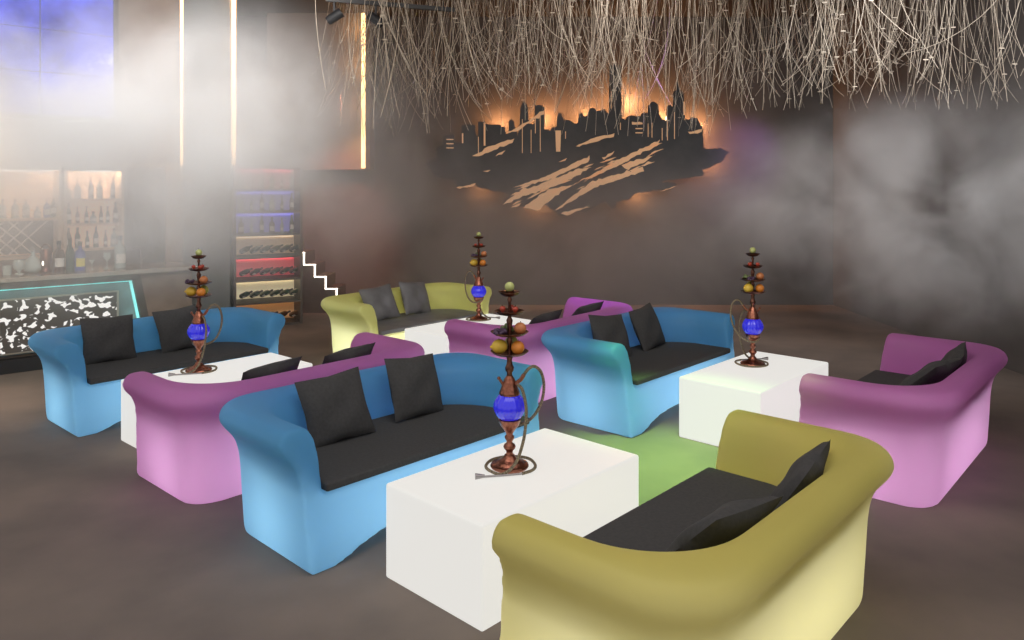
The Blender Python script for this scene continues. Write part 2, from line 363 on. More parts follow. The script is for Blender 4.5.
# video wall above the bar
sm = bpy.data.materials.new('blue_video_picture'); sm.use_nodes = True; nt = sm.node_tree; pb = nt.nodes['Principled BSDF']
tc = nt.nodes.new('ShaderNodeTexCoord'); nz = nt.nodes.new('ShaderNodeTexNoise'); nz.inputs['Scale'].default_value = 1.4; nz.inputs['Detail'].default_value = 7
nt.links.new(tc.outputs['Object'], nz.inputs['Vector'])
cr = nt.nodes.new('ShaderNodeValToRGB'); e = cr.color_ramp.elements
e[0].position = .33; e[0].color = (.015, .02, .22, 1); e[1].position = .62; e[1].color = (.09, .12, .80, 1)
x_ = cr.color_ramp.elements.new(.74); x_.color = (.7, .75, .95, 1)
nt.links.new(nz.outputs['Fac'], cr.inputs[0]); nt.links.new(cr.outputs[0], pb.inputs['Emission Color'])
pb.inputs['Emission Strength'].default_value = 1.6; pb.inputs['Base Color'].default_value = (.01, .01, .02, 1); pb.inputs['Roughness'].default_value = .2
tv = empty('video_wall', BO, A); tag(tv, 'large blue video wall of joined screens mounted high above the bar', 'screen')
sx0, sx1, tz0, tz1 = -1.0, 1.38, 2.66, 4.2
for i in range(3):
    for j in range(3):
        w = (sx1-sx0)/3; hh = (tz1-tz0)/3
        obj('screen', MB().box(sx0+i*w+.008, sx0+(i+1)*w-.008, 1.80, 1.84, tz0+j*hh+.006, tz0+(j+1)*hh-.006), sm, tv)
fm = MB().box(sx0-.05, sx1+.05, 1.84, 1.99, tz0-.05, tz1+.02)
for q in ((sx0-.05, sx0, tz0-.05, tz1), (sx1, sx1+.05, tz0-.05, tz1), (sx0, sx1, tz0-.05, tz0)): fm.box(q[0], q[1], 1.78, 1.84, q[2], q[3])
obj('frame', fm, BLACK, tv)

# ------------------------------------------------------------------ wine cabinet with coloured rows
CA = math.radians(28); CO = Vector((-3.49, 9.62, 0))
wc = empty('wine_cabinet', CO, CA); tag(wc, 'tall open wine cabinet with rows lit red, violet and warm white', 'cabinet')
W = .80; rz_ = .292
side = MB().box(-.03, 0, 0, .42, 0, 2.08).box(W, W+.03, 0, .42, 0, 2.08)
obj('side_panel', MB().box(-.03, 0, 0, .42, 0, 2.08), DARKWOOD, wc); obj('side_panel', MB().box(W, W+.03, 0, .42, 0, 2.08), DARKWOOD, wc)
obj('top_panel', MB().box(0, W, 0, .42, 2.05, 2.08), DARKWOOD, wc); obj('back_panel', MB().box(0, W, .40, .42, 0, 2.05), DARKWOOD, wc)
cols = [((1, .45, .12), .8, 'amber'), ((1, .82, .5), 1.9, 'lowest warm white'), ((1, .05, .09), 1.6, 'lower red'), ((1, .70, .42), .9, 'upper warm white'),
        ((.16, .16, 1), 1.2, 'lower violet-blue'), ((.2, .2, 1), 1.2, 'upper violet-blue'), ((1, .08, .16), 1.5, 'top red')]
for r, (c, s_, nm) in enumerate(cols):
    z0 = r*rz_
    obj('shelf_board', MB().box(0, W, .01, .40, z0+.0, z0+.025), DARKWOOD, wc)
    lm = mat(f'row_light_{nm}'.replace(' ', '_'), c, .5, emis=c, es=s_*1.4)
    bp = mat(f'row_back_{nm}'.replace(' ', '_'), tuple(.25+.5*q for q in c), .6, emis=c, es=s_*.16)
    obj('light_bar', MB().box(.02, W-.02, .36, .38, z0+rz_-.04, z0+rz_-.015), lm, wc)
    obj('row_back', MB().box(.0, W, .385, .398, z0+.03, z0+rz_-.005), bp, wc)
    n = 6 if r else 5
    for i in range(n):
        lx = .08+i*(W-.16)/(n-1); M = Matrix.Translation(CO) @ Matrix.Rotation(CA, 4, 'Z')
        if r in (5, 6, 4):
            p = M @ Vector((lx, .15, z0+.026)); o = bottle(['spirit', 'slim', 'wine'][i % 3], [GREENB, BROWNB, PALEB][(i+r) % 3], p, CA, f'bottle standing in the {nm} lit row of the wine cabinet', f'bottles in the {nm} row', sc_=.78)
        else:
            p = M @ Vector((lx+.03, .33, z0+.026+.05)); o = bottle('wine', GREENB if r != 0 else BROWNB, p, CA+.35, f'dark wine bottle lying neck forward in the {nm} lit row of the cabinet', f'bottles lying in the {nm} row', sc_=.9, tilt=math.radians(72))

# ------------------------------------------------------------------ stairs with light line
stz = .172; tr = .155
st_ = empty('staircase', (-2.35, 10.9, 0)); tag(st_, 'dark staircase with a white zigzag light line climbing left behind the wine cabinet', 'staircase')
for k in range(7):
    x1 = .0-k*tr; obj('step', MB().box(x1-tr*(7-k), x1, -.05, .55, k*stz+.001, (k+1)*stz), DARKWOOD, st_)
zz = MB()
for k in range(6):
    x1 = -k*tr; zz.box(x1-.006, x1+.014, -.075, -.052, k*stz, (k+1)*stz+.01); zz.box(x1-tr, x1+.014, -.075, -.052, (k+1)*stz-.004, (k+1)*stz+.012)
obj('light_line', zz, LEDW, st_)

# ------------------------------------------------------------------ skyline wall art
AY = 11.25
def aw(x, y, Y=AY): return ((x-512)/760*Y, 1.8-(y-187)/760*Y)
Lp = [(65,358),(95,340),(115,330),(112,290),(142,275),(142,238),(188,232),(190,265),(218,268),(220,195),(245,188),(278,192),(282,235),(290,240),(290,180),(316,176),(322,188),(388,190),(390,200),(405,200),(408,232),(420,228),(422,175),(432,165),(445,178),(448,205),(458,208),(458,240),(468,190),(470,120),(478,100),(488,92),(500,105),(505,130),(506,185),(530,190),(532,108),(560,105),(572,118),(572,210),(600,215),(605,200),(625,198),(626,165),(632,140),(645,138),(650,165)]
Rp = [(12,205),(15,240),(40,240),(60,255),(72,250),(75,215),(90,210),(92,225),(110,222),(120,195),(135,190),(150,205),(165,200),(178,195),(188,210),(196,215),(198,20),(245,20),(248,235),(262,238),(270,225),(290,222),(320,225),(330,210),(350,212),(352,185),(365,165),(385,170),(395,185),(396,215),(410,238),(425,240),(428,190),(440,178),(452,185),(453,130),(465,118),(465,90),(476,90),(478,118),(495,130),(497,190),(500,235),(515,240),(530,228),(550,232),(562,262),(572,270),(574,350),(600,355),(640,352),(660,362),(678,370),(660,385),(655,400),(630,415),(600,432),(565,440),(580,450),(570,465),(480,475),(395,488),(460,490),(468,500),(450,512),(380,520),(300,535),(275,560),(225,565),(222,590),(205,597),(180,568),(100,610),(60,604),(0,628)]
Bp = [(672,585),(640,580),(610,555),(575,533),(530,556),(500,540),(465,543),(480,520),(430,520),(388,540),(400,510),(425,490),(400,480),(345,474),(330,465),(290,460),(280,440),(240,452),(195,462),(198,440),(190,425),(125,415),(100,405),(90,385)]
def jag(pts, seed):
    r = random.Random(seed); out = []
    for i in range(len(pts)-1):
        a, b = pts[i], pts[i+1]; d = math.hypot(b[0]-a[0], b[1]-a[1]); n = max(1, int(d/9))
        for k in range(n): out.append((a[0]+(b[0]-a[0])*k/n+(r.uniform(-2.5, 2.5) if k else 0), a[1]+(b[1]-a[1])*k/n+(r.uniform(-3.5, 3.5) if k else 0)))
    return out+[pts[-1]]
i0 = Rp.index((574,350)); Rp = Rp[:i0]+jag(Rp[i0:], 1); Bp = jag(Bp, 2)
poly = [aw(x/4.265+410, y/4.265+80) for x, y in Lp]+[aw(x/4+560, y/4+60) for x, y in Rp]+[aw(x/4.265+410, y/4.265+80) for x, y in Bp]
art = obj('skyline_wall_art', MB().prism(poly, AY, AY+.04), mat('dark_brushed_panel', (.03, .029, .03), .45, noise=(5, (.05, .045, .045), .8)))
tag(art, 'dark cut-out city skyline wall art with brush stroke base and orange backlight', 'wall art')
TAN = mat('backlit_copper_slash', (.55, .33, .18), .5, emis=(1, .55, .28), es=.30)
slashes = [[(320,335),(420,300),(540,243),(535,262),(430,310)],[(290,385),(330,350),(500,285),(545,275),(470,320),(350,360)],[(350,390),(420,340),(480,330),(390,400)],
 [(440,400),(540,320),(690,275),(695,290),(560,330),(470,385)],[(520,320),(600,265),(740,198),(735,212),(640,262)],[(205,245),(260,215),(325,195),(320,208),(225,245)],
 [(300,180),(350,155),(415,110),(410,125),(330,175)],[(500,215),(560,190),(610,180),(608,190),(530,212)],[(575,250),(610,230),(605,240),(580,255)],
 [(160,335),(215,322),(210,330),(170,338)],[(630,270),(725,240),(715,250),(650,285)],[(820,178),(860,168),(858,176),(825,182)],[(442,172),(458,172),(456,232),(444,232)],
 [(132,196),(152,196),(152,199),(132,199)],[(132,208),(152,208),(152,211),(132,211)],[(132,220),(152,220),(152,223),(132,223)],[(660,150),(690,150),(690,155),(660,155)],
 [(176,180),(180,180),(180,208),(176,208)],[(458,410),(500,395),(540,388),(475,414)],[(740,345),(785,330),(770,337)],[(270,245),(300,228),(290,240)],[(238,150),(243,150),(243,215),(238,215)],
 [(384,130),(386,130),(386,180),(384,180)],[(410,105),(413,105),(413,165),(410,165)],[(633,60),(638,60),(638,135),(633,135)],[(806,90),(810,90),(810,128),(806,128)],[(670,165),(690,165),(690,168),(670,168)],[(670,177),(690,177),(690,180),(670,180)],
 [(450,262),(475,250),(470,258)],[(235,288),(258,284),(250,290)]]
def ragged(poly, amp, step, seed):
    r = random.Random(seed); out = []
    for i, a in enumerate(poly):
        b = poly[(i+1) % len(poly)]; d = math.hypot(b[0]-a[0], b[1]-a[1]); n = max(1, int(d/step)); nx_, ny_ = -(b[1]-a[1])/max(d, .01), (b[0]-a[0])/max(d, .01)
        for k in range(n):
            t = k/n; j = r.uniform(-amp, amp)*r.random() if (0 < k or n > 1) else 0
            out.append((a[0]+(b[0]-a[0])*t+nx_*j, a[1]+(b[1]-a[1])*t+ny_*j))
    return out
rs = random.Random(3)
for k in range(26):      # splinters beside the long brush strokes
    x = rs.uniform(300, 700); y = 385-(x-300)*.33+rs.uniform(-35, 22)
    if y > 395 or y < 190: continue
    l = rs.uniform(14, 60); w = rs.uniform(2, 5); g = rs.uniform(.30, .5)
    slashes.append([(x, y), (x+l*.5, y-l*.5*g-w), (x+l, y-l*g), (x+l*.45, y-l*.45*g+w*.4)])
for (x, y0, y1) in ((222, 190, 236), (300, 150, 176), (347, 140, 236), (372, 170, 236), (398, 130, 232), (470, 175, 195), (600, 60, 110), (626, 150, 170), (745, 165, 200), (760, 140, 200), (780, 120, 196), (705, 152, 190), (716, 150, 192), (860, 150, 168)):  # edge highlights on the towers, drawn as thin glowing strips
    slashes.append([(x, y0), (x+1.8, y0), (x+1.8, y1), (x, y1)])
for p in slashes:
    sm1 = max(q[0] for q in p)-min(q[0] for q in p) > 25
    if sm1: p = ragged(p, 4.5, 9, int(p[0][0]))
    q = [aw(x/2.844+400, y/2.844+70, AY-.012) for x, y in p]
    obj('lit_slash', MB().prism(q, AY-.012, AY+.001), TAN, art)
for (x, y, pw) in ((500, 122, 5), (545, 118, 7), (590, 118, 8), (630, 100, 10), (665, 118, 8), (700, 125, 7), (716, 160, 4), (540, 205, 2.5), (480, 190, 1.5), (640, 195, 2.5)):
    wx, wz = aw(x, y); lamp('backlight', 'POINT', (wx, AY+.17, wz), pw*(3.0 if y < 150 else 2.4), (1, .42, .16), .05, parent=art)

# ------------------------------------------------------------------ hanging strands
def strands(n):
    mb = MB(); rnd = random.Random(11)
    for i in range(n):
        Y = rnd.uniform(5.9, 10.6)
        px = rnd.uniform(358, 1050) if rnd.random() > .03 else rnd.uniform(335, 358)
        X = (px-512)/760*Y
        # clusters gather the strands
        X += .12*math.sin(X*9+Y*3)
        edge = min(1, max(0, (px-325)/60))
        yb = rnd.gauss(92, 26)+10*math.sin(px*.02)
        yb = min(yb, 138)
        if px > 735: yb = min(yb-6, 112)
        zb = 1.8+(187-yb)/760*Y; zb = min(zb, 4.1)
        zt = 4.38; L = zt-zb
        dx = rnd.gauss(0, .05); dy = rnd.gauss(0, .05); cx = rnd.gauss(0, .26); cyy = rnd.gauss(0, .15); ph = rnd.uniform(0, 6.28); wv = rnd.uniform(.0, .022); bw = rnd.gauss(0, .09)
        pts = []
        for k in range(15):
            t = k/14; f = t**2.5
            pts.append((X+dx*math.sin(t*pi*1.1+ph)+wv*math.sin(t*6+ph)-bw*math.sin(t*pi)+cx*f, Y+dy*t+cyy*f, zt-L*t+abs(cx)*.35*t**6))
        mb.tube(pts, rnd.choice((.0016, .0021, .0027)), 3)
        if rnd.random() < .30:
            k = rnd.randint(8, 13); p = pts[k]; s = .012
            mb.box(p[0]-s*1.6, p[0]+s*1.6, p[1]-.003, p[1]+.003, p[2]-.004, p[2]+.004)
    return mb
tag(obj('hanging_fibres', strands(1100), STRAND), 'mass of pale thin fibres hanging in a tangle from the dark ceiling', 'hanging decoration', kind='stuff')

# track with spotlights
tk = MB(); 
track = empty('lighting_track', (-1.55, 6.4, 3.36)); tag(track, 'black ceiling lighting track at the left end of the hanging fibres', 'lighting track')
track.rotation_euler = (0, 0, math.radians(20))
obj('rail', MB().box(-.02, 1.1, -.02, .02, 0, .035), BLACK, track)
for x in (.05, 1.0): obj('rod', MB().tube([(x, 0, .03), (x, 0, 1.09)], .006, 6), BLACK, track)
def spot(loc, rx, label):
    t = empty('spotlight', loc); tag(t, label, 'spotlight')
    obj('bracket', MB().box(-.008, .008, -.012, .012, -.09, 0), BLACK, t)
    can = MB().lathe([(.001, -.07), (.034, -.07), (.04, -.05), (.042, .07), (.036, .07), (.034, .05), (.001, .05)], 18).xf(Matrix.Translation((0, 0, -.12)) @ Matrix.Rotation(rx, 4, 'Y'))
    obj('lamp_head', can, BLACK, t, True); return t
spot((-1.17, 6.53, 3.358), 2.2, 'black spotlight on the track beside the lone orange light strip')
spot((-1.50, 6.42, 3.358), 1.0, 'black spotlight at the left end of the ceiling track')

# ------------------------------------------------------------------ sofa
SL_, SD, SR = 1.88, .85, .26
def ring_outline(inset, yfront, n=9, inner=False):
    hx = SL_/2-inset; hy = SD/2-inset; r = max(SR-inset*.75, .05) if not inner else SR+(inset-.07)*1.3; pts = []
    for k in range(6): pts.append((-hx, yfront+(hy-r-yfront)*k/6))
    for k in range(n): a = pi-k*pi/2/n; pts.append((-hx+r+r*math.cos(a), hy-r+r*math.sin(a)))
    for k in range(10): pts.append((-hx+r+(2*hx-2*r)*k/10, hy))
    for k in range(n): a = pi/2-k*pi/2/n; pts.append((hx-r+r*math.cos(a), hy-r+r*math.sin(a)))
    for k in range(7): pts.append((hx, (hy-r)+(yfront-(hy-r))*k/6))
    return pts
def yf(z): return -.46+.075*max(0, min(1, (z-.12)/.5))**1.2
prof = [(.125, 0), (.118, .03), (.108, .2), (.10, .36), (.092, .43), (.078, .485), (.052, .53), (.022, .562), (.004, .59), (.0, .61), (.012, .645), (.04, .668), (.075, .672), (.12, .672), (.16, .655), (.187, .61), (.20, .55), (.207, .46), (.212, .38), (.21, .25), (.24, .1), (.24, 0)]
rings = [ring_outline(i_, yf(z), inner=k > 11) for k, (i_, z) in enumerate(prof)]
nP, nR = len(rings[0]), len(prof)
sb = MB(); vs = [(rings[k][i][0], rings[k][i][1], prof[k][1]) for i in range(nP) for k in range(nR)]
fs = [(i*nR+k, (i+1)*nR+k, (i+1)*nR+(k+1) % nR, i*nR+(k+1) % nR) for i in range(nP-1) for k in range(nR)]
fs.append(tuple(reversed(range(nR)))); fs.append(tuple((nP-1)*nR+k for k in range(nR)))
sb.add(vs, fs)
# seat block with an arched underside
nx, ny = 40, 12; zs = [0, .12, .24, .345]; hx = SL_/2-.15
def arch(x, y): t = max(0, 1-(abs(x)/.66)**3.0); return .085*t*max(0, min(1, (.15-y)/.4))
vs = []; idx = {}
def gv(i, j, k):
    if (i, j, k) not in idx:
        x = -hx+2*hx*i/nx; y = -.46+.72*j/ny+.02*(1-(x/hx)**2)*(j == 0)
        if y > -.1: x *= 1-.42*((y+.1)/.36)**1.5
        z = zs[k]
        if k == 0: z = arch(x, y)
        elif k == 1: z = max(.12, arch(x, y)+.02)
        if j == 0: y = yf(z)-.0+.045*max(0, 1-(x/.6)**2)*(1-z/.4) if abs(x) < .6 else yf(z)
        idx[(i, j, k)] = len(vs); vs.append((x, y, z))
    return idx[(i, j, k)]
fs = []
for i in range(nx):
    for j in range(ny): fs.append((gv(i, j, 0), gv(i, j+1, 0), gv(i+1, j+1, 0), gv(i+1, j, 0))); fs.append((gv(i, j, 3), gv(i+1, j, 3), gv(i+1, j+1, 3), gv(i, j+1, 3)))
    for k in range(3): fs.append((gv(i, 0, k), gv(i+1, 0, k), gv(i+1, 0, k+1), gv(i, 0, k+1))); fs.append((gv(i, ny, k), gv(i, ny, k+1), gv(i+1, ny, k+1), gv(i+1, ny, k)))
for j in range(ny):
    for k in range(3): fs.append((gv(0, j, k), gv(0, j, k+1), gv(0, j+1, k+1), gv(0, j+1, k))); fs.append((gv(nx, j, k), gv(nx, j+1, k), gv(nx, j+1, k+1), gv(nx, j, k+1)))
sb.add(vs, fs)
tmp = obj('shell_source', sb, BLUE)
rm = tmp.modifiers.new('r', 'REMESH'); rm.mode = 'VOXEL'; rm.voxel_size = .013; rm.use_smooth_shade = True
sm_ = tmp.modifiers.new('s', 'SMOOTH'); sm_.factor = .5; sm_.iterations = 12
dg = bpy.context.evaluated_depsgraph_get(); base_me = bpy.data.meshes.new_from_object(tmp.evaluated_get(dg))
bpy.data.objects.remove(tmp)
base_me.name = 'shell'
for p in base_me.polygons: p.use_smooth = True
zmin = min(v.co.z for v in base_me.vertices)
for v in base_me.vertices: v.co.z -= zmin
# seat cushion: slab that follows the rounded inner wall
def cushion_mb():
    z0, z1 = .360, .402; out = []
    hx, y0, y1, r = .725, -.447, .235, .34
    out = [(-hx, y0), (-hx, y1-r)]+[(-hx+r+r*math.cos(pi-k*pi/12), y1-r+r*math.sin(pi-k*pi/12)) for k in range(1, 7)]
    out += [(hx-r+r*math.cos(pi/2-k*pi/12), y1-r+r*math.sin(pi/2-k*pi/12)) for k in range(0, 7)]+[(hx, y0)]
    n = len(out); m = MB(); m.add([(x, y, z0) for x, y in out]+[(x, y, z1) for x, y in out], [tuple(range(n)), tuple(reversed(range(n, 2*n)))]+[((i+1) % n, i, i+n, (i+1) % n+n) for i in range(n)])
    return m
cush_me = cushion_mb().mesh('seat_cushion', FAB)
SOFA = {}
def sofa(x, y, deg, m, label, L=1.85, fab=FAB, power=13, tint=(1, 1, 1)):
    t = empty('loveseat', (x, y, 0), math.radians(deg)); tag(t, label, 'sofa', 'glowing loveseats around the tables')
    key = m.name
    if key not in SOFA:
        me = base_me.copy(); me.materials.clear(); me.materials.append(m); SOFA[key] = me
    o = obj('shell', SOFA[key], None, t); o.scale = (L/1.85, 1, 1)
    c = obj('seat_cushion', cush_me if fab is FAB else cushion_mb().mesh('seat_cushion', fab), None, t); bevel(c, .012); c.scale = (L/1.85, 1, 1)
    for lx in (-.52, -.17, .17, .52): lamp('inner_lamp', 'POINT', (lx, -.06, .17), power/4, tint, .09, parent=t)
    return t
def pillow_mesh(seed):
    r = random.Random(seed); n = 18; w, hgt, th = .20, .19, .062; m = MB(); vs = []; ix = {}
    a1, a2, a3 = r.uniform(0, 6), r.uniform(0, 6), r.uniform(.3, 1)
    for side in (-1, 1):
        for i in range(n+1):
            for j in range(n+1):
                u, v = -1+2*i/n, -1+2*j/n
                if side == 1 and (i in (0, n) or j in (0, n)): ix[(side, i, j)] = ix[(-1, i, j)]; continue
                e = ((1-u**2)*(1-v**2))**.45
                pinch = 1-.07*((1-abs(u*v))*(max(abs(u), abs(v))**6))
                wr = .004*math.sin(7*u+a1+3*v)+.005*math.sin(5*v+a2-4*u)-.018*a3*math.exp(-((u-.1)**2+(v+.1)**2)*9)
                ix[(side, i, j)] = len(vs); vs.append((w*u*pinch, side*(th*e+wr*e), hgt*v*pinch))
    fs = []
    for side in (-1, 1):
        for i in range(n):
            for j in range(n):
                q = [ix[(side, i, j)], ix[(side, i+1, j)], ix[(side, i+1, j+1)], ix[(side, i, j+1)]]
                fs.append(tuple(q if side == -1 else reversed(q)))
    m.add(vs, fs); return m
PME = [pillow_mesh(k).mesh('pillow', FAB, True) for k in range(3)]
PME2 = pillow_mesh(5).mesh('pillow', FAB2, True)
def pillow(sf, lx, ly, label, me, rzd=0, lean=26, roll=0, z=.395):
    M = Matrix.Translation(sf.location) @ Matrix.Rotation(sf.rotation_euler.z, 4, 'Z') @ Matrix.Translation((lx, ly, z+.175)) @ Matrix.Rotation(math.radians(rzd), 4, 'Z') @ Matrix.Rotation(-math.radians(lean), 4, 'X') @ Matrix.Rotation(math.radians(roll), 4, 'Y')
    o = bpy.data.objects.new('pillow', me); COL.objects.link(o); o.matrix_world = M
    tag(o, label, 'pillow', 'dark throw pillows on the loveseats'); return o

S1 = sofa(.83, 2.981, 227.4, YELL, 'yellow glowing loveseat in the right foreground with its back to the camera', 1.82)
S2 = sofa(-.704, 4.403, 46.5, BLUE, 'blue glowing loveseat in the centre facing the nearest white table', 1.82)
S3 = sofa(2.629, 4.989, 228, PINK, 'pink glowing loveseat at the far right beside the smoky wall', 1.86)
S4 = sofa(1.073, 6.349, 47.7, BLUE, 'blue glowing loveseat on the right, facing the table by the pink loveseat', 1.88)
S5 = sofa(-1.454, 5.032, 228.2, PINK, 'pink glowing loveseat on the left, back to back with the centre blue one', 1.84)
S6 = sofa(-2.923, 6.356, 48.7, BLUE, 'blue glowing loveseat at the far left in front of the bar', 1.84)
S7 = sofa(-1.127, 8.202, 49.4, LIME, 'pale lime glowing loveseat at the back below the skyline art', 1.86, FAB2, power=19)
S8 = sofa(.33, 6.907, 229.2, PINK, 'pink glowing loveseat at the centre back, seen from behind the right blue one', 1.88)
P = PME
pillow(S1, -.40, .12, 'black pillow on the yellow foreground loveseat, nearer its right arm', P[0], 10, 32, 4, z=.36)
pillow(S1, .20, .08, 'black pillow slumped in the middle of the yellow foreground loveseat', P[1], -12, 46, -4, z=.365)
pillow(S2, -.31, .09, 'charcoal pillow on the centre blue loveseat, left one', P[0], -6, 24, -4)
pillow(S2, .28, .12, 'charcoal pillow on the centre blue loveseat, right one', P[2], 4, 22, 5)
pillow(S3, -.40, .12, 'black pillow on the far right pink loveseat, upright against its back', P[1], 12, 32, 4, z=.375)
pillow(S3, -.02, .08, 'black pillow on the far right pink loveseat, lying lower near the middle', P[2], -10, 48, 0, z=.38)
pillow(S4, -.26, .12, 'charcoal pillow on the right blue loveseat, left one', P[1], -6, 24, 6)
pillow(S4, .30, .12, 'charcoal pillow on the right blue loveseat, right one', P[0], 3, 22, -5)
pillow(S5, .26, .12, 'black pillow peeking over the left pink loveseat, nearer the camera', P[2], 2, 36, 6, z=.385)
pillow(S5, -.32, .12, 'black pillow peeking over the left pink loveseat, farther from the camera', P[0], 0, 36, 6, z=.385)
pillow(S6, -.38, .12, 'charcoal pillow on the far left blue loveseat, left one', P[1], -4, 22, 2)
pillow(S6, .20, .12, 'charcoal pillow on the far left blue loveseat, behind the water pipe', P[2], 3, 22, -3)
pillow(S7, -.30, .10, 'grey satin pillow on the lime loveseat, left one', PME2, -8, 26, -5)
pillow(S7, .22, .12, 'grey satin pillow on the lime loveseat, right one', PME2, 4, 24, 6)
pillow(S8, .28, .12, 'black pillow peeking over the centre back pink loveseat, left one', P[0], 2, 36, 5, z=.385)
pillow(S8, -.36, .12, 'black pillow peeking over the centre back pink loveseat, right one', P[1], 0, 36, 5, z=.385)

# ------------------------------------------------------------------ tables
TH = .435
def table(x, y, deg, L, W_, label):
    o = obj('cube_table', MB().box(-L/2, L/2, -W_/2, W_/2, 0, TH), TABLE, None, False, (x, y, 0), math.radians(deg))
    bevel(o, .012, 3); return tag(o, label, 'table', 'glowing white tables')
T1 = table(.033, 3.69, 46.5, 1.12, .64, 'white glowing block table in the foreground between yellow and centre blue loveseats')
T2 = table(1.835, 5.70, 47.0, 1.20, .62, 'white glowing block table on the right beside the pink and right blue loveseats')
T3 = table(-2.16, 5.64, 48.5, 1.19, .60, 'white glowing block table on the left in front of the far left blue loveseat')
T4 = table(-.42, 7.57, 48, 1.19, .60, 'white glowing block table at the back by the lime loveseat')

# ------------------------------------------------------------------ hookah
def hookah():
    t = empty('hookah', (0, 0, 0))
    obj('base', MB().lathe([(.001, 0), (.090, 0), (.094, .008), (.090, .016), (.070, .020), (.066, .027), (.05, .032), (.032, .045), (.024, .06), (.001, .06)], 40), COPPER, t, True)
    obj('lower_stem', MB().lathe([(.02, .058), (.016, .07), (.017, .08), (.028, .092), (.030, .10), (.026, .11), (.015, .118), (.014, .126), (.022, .138), (.024, .148), (.016, .158), (.018, .166), (.03, .185), (.046, .205), (.054, .226), (.056, .234), (.050, .238), (.01, .238)], 32), COPPER, t, True)
    g = [(.001, .232)]+[(.043+.035*math.sin(pi*k/14)**.8, .232+.125*k/14) for k in range(15)]+[(.001, .358)]
    obj('glass_globe', MB().lathe(g, 96, rib=.022, ribn=16), GLOBE, t, True)
    obj('crown_collar', MB().lathe([(.046, .350), (.050, .356), (.048, .366), (.040, .385), (.038, .395), (.030, .415), (.024, .43), (.014, .445), (.01, .45)], 32, rib=.03, ribn=12), COPPER, t, True)
    v = MB().tube([(-.03, 0, .40), (-.048, 0, .425)], .007, 8).ball((-.052, 0, .432), .009); obj('valve', v, COPPER, t, True)
    pt = MB().tube([(.025, -.008, .405), (.055, -.02, .43), (.07, -.02, .455)], .010, 10); obj('hose_port', pt, COPPER, t, True)
    obj('upper_stem', MB().lathe([(.014, .44), (.013, .46), (.02, .47), (.022, .485), (.015, .50), (.012, .52), (.016, .535), (.01, .55), (.009, .60), (.016, .615), (.010, .63), (.008, .655), (.014, .70), (.016, .715), (.009, .73), (.007, .75), (.007, .80), (.012, .815), (.006, .83), (.006, .845)], 20), DCOPPER, t, True)
    for r, z in ((.090, .553), (.090, .648), (.070, .750), (.052, .842)):
        obj('fruit_tray', MB().lathe([(.008, z-.012), (.03, z-.009), (r*.8, z-.003), (r, z+.008), (r+.003, z+.012), (r-.003, z+.012), (r*.78, z+.001), (.008, z-.004)], 36, rib=.015, ribn=12), DCOPPER, t, True)
    obj('bowl', MB().lathe([(.004, .838), (.016, .84), (.024, .85), (.026, .858), (.02, .858), (.004, .848)], 20), DCOPPER, t, True)
    A_ = spline([(.07, -.02, .455), (.095, -.02, .485), (.125, -.015, .492), (.155, -.01, .46), (.168, 0, .39), (.155, .01, .31), (.115, .03, .235), (.06, .05, .195), (.0, .055, .185), (-.042, .03, .205), (-.045, -.02, .235)], 8)
    B_ = spline([(.040, -.035, .41), (.062, -.06, .39), (.078, -.075, .32), (.078, -.09, .25), (.066, -.10, .16), (.03, -.11, .06), (-.03, -.125, .012), (-.085, -.09, .010), (-.115, -.02, .010), (-.085, .07, .010), (0, .115, .010), (.09, .09, .010), (.125, .0, .010), (.11, -.07, .010), (.06, -.115, .010)], 8)
    hs = MB().tube(A_, .0075, 8).tube(B_, .0075, 8)
    for k in range(0, len(A_), 2): pass
    ho = obj('hose', hs, HOSE, t, True)
    mp_ = MB().tube([(.06, -.115, .010), (-.02, -.135, .010), (-.13, -.155, .010)], .0055, 8).tube([(-.115, -.150, .012), (-.135, -.152, .012), (-.16, -.155, .012)], .011, 10, lambda q: .6+.7*q)
    obj('mouthpiece', mp_, STEEL, ho, True)
    return t
H0 = hookah()
FR = {'lemon': ((.75, .50, .06), .035, (1.15, 1, 1)), 'orange': ((.80, .28, .04), .033, (1, 1, 1)), 'pear': ((.42, .45, .10), .034, (1, 1, 1.1)), 'peach': ((.60, .22, .08), .030, (1, 1, .95)),
      'lime': ((.50, .55, .20), .024, (1, 1, 1)), 'strawberry': ((.50, .07, .04), .017, (1, 1, 1)), 'grape_bunch': ((.07, .035, .08), .03, (1, 1, 1)), 'green_grape_bunch': ((.22, .30, .12), .03, (1, 1, 1))}
FM = {}
STEMM = mat('fruit_stem', (.10, .07, .03), .8)
for k, (c, r, s) in FR.items():
    mm = mat('fruit_'+k, c, .4, noise=(30, tuple(q*.7 for q in c), .6))
    if 'grape' in k:
        m = MB(); rr = random.Random(5)
        for q in range(20):
            a = rr.uniform(0, 6.28); d = .028*math.sqrt(rr.random()); m.ball((d*math.cos(a)*1.2, d*math.sin(a), .010+rr.random()*.034*(1-d/.04)), .0095, seg=8, rings=6)
        FM[k] = (m.mesh(k, mm, True), None)
    else:
        m = MB().ball((0, 0, r*s[2]), r, *s)
        if k == 'lemon': m.ball((r*1.15, 0, r), .008)
        if k == 'strawberry': m = MB().lathe([(.001, 0), (.006, .004), (.015, .018), (.016, .024), (.010, .032), (.001, .033)], 12)
        FM[k] = (m.mesh(k, mm, True), MB().tube([(0, 0, 2*r*s[2]-.004), (.003, 0, 2*r*s[2]+.006)], .0018, 5).mesh('stalk', STEMM))
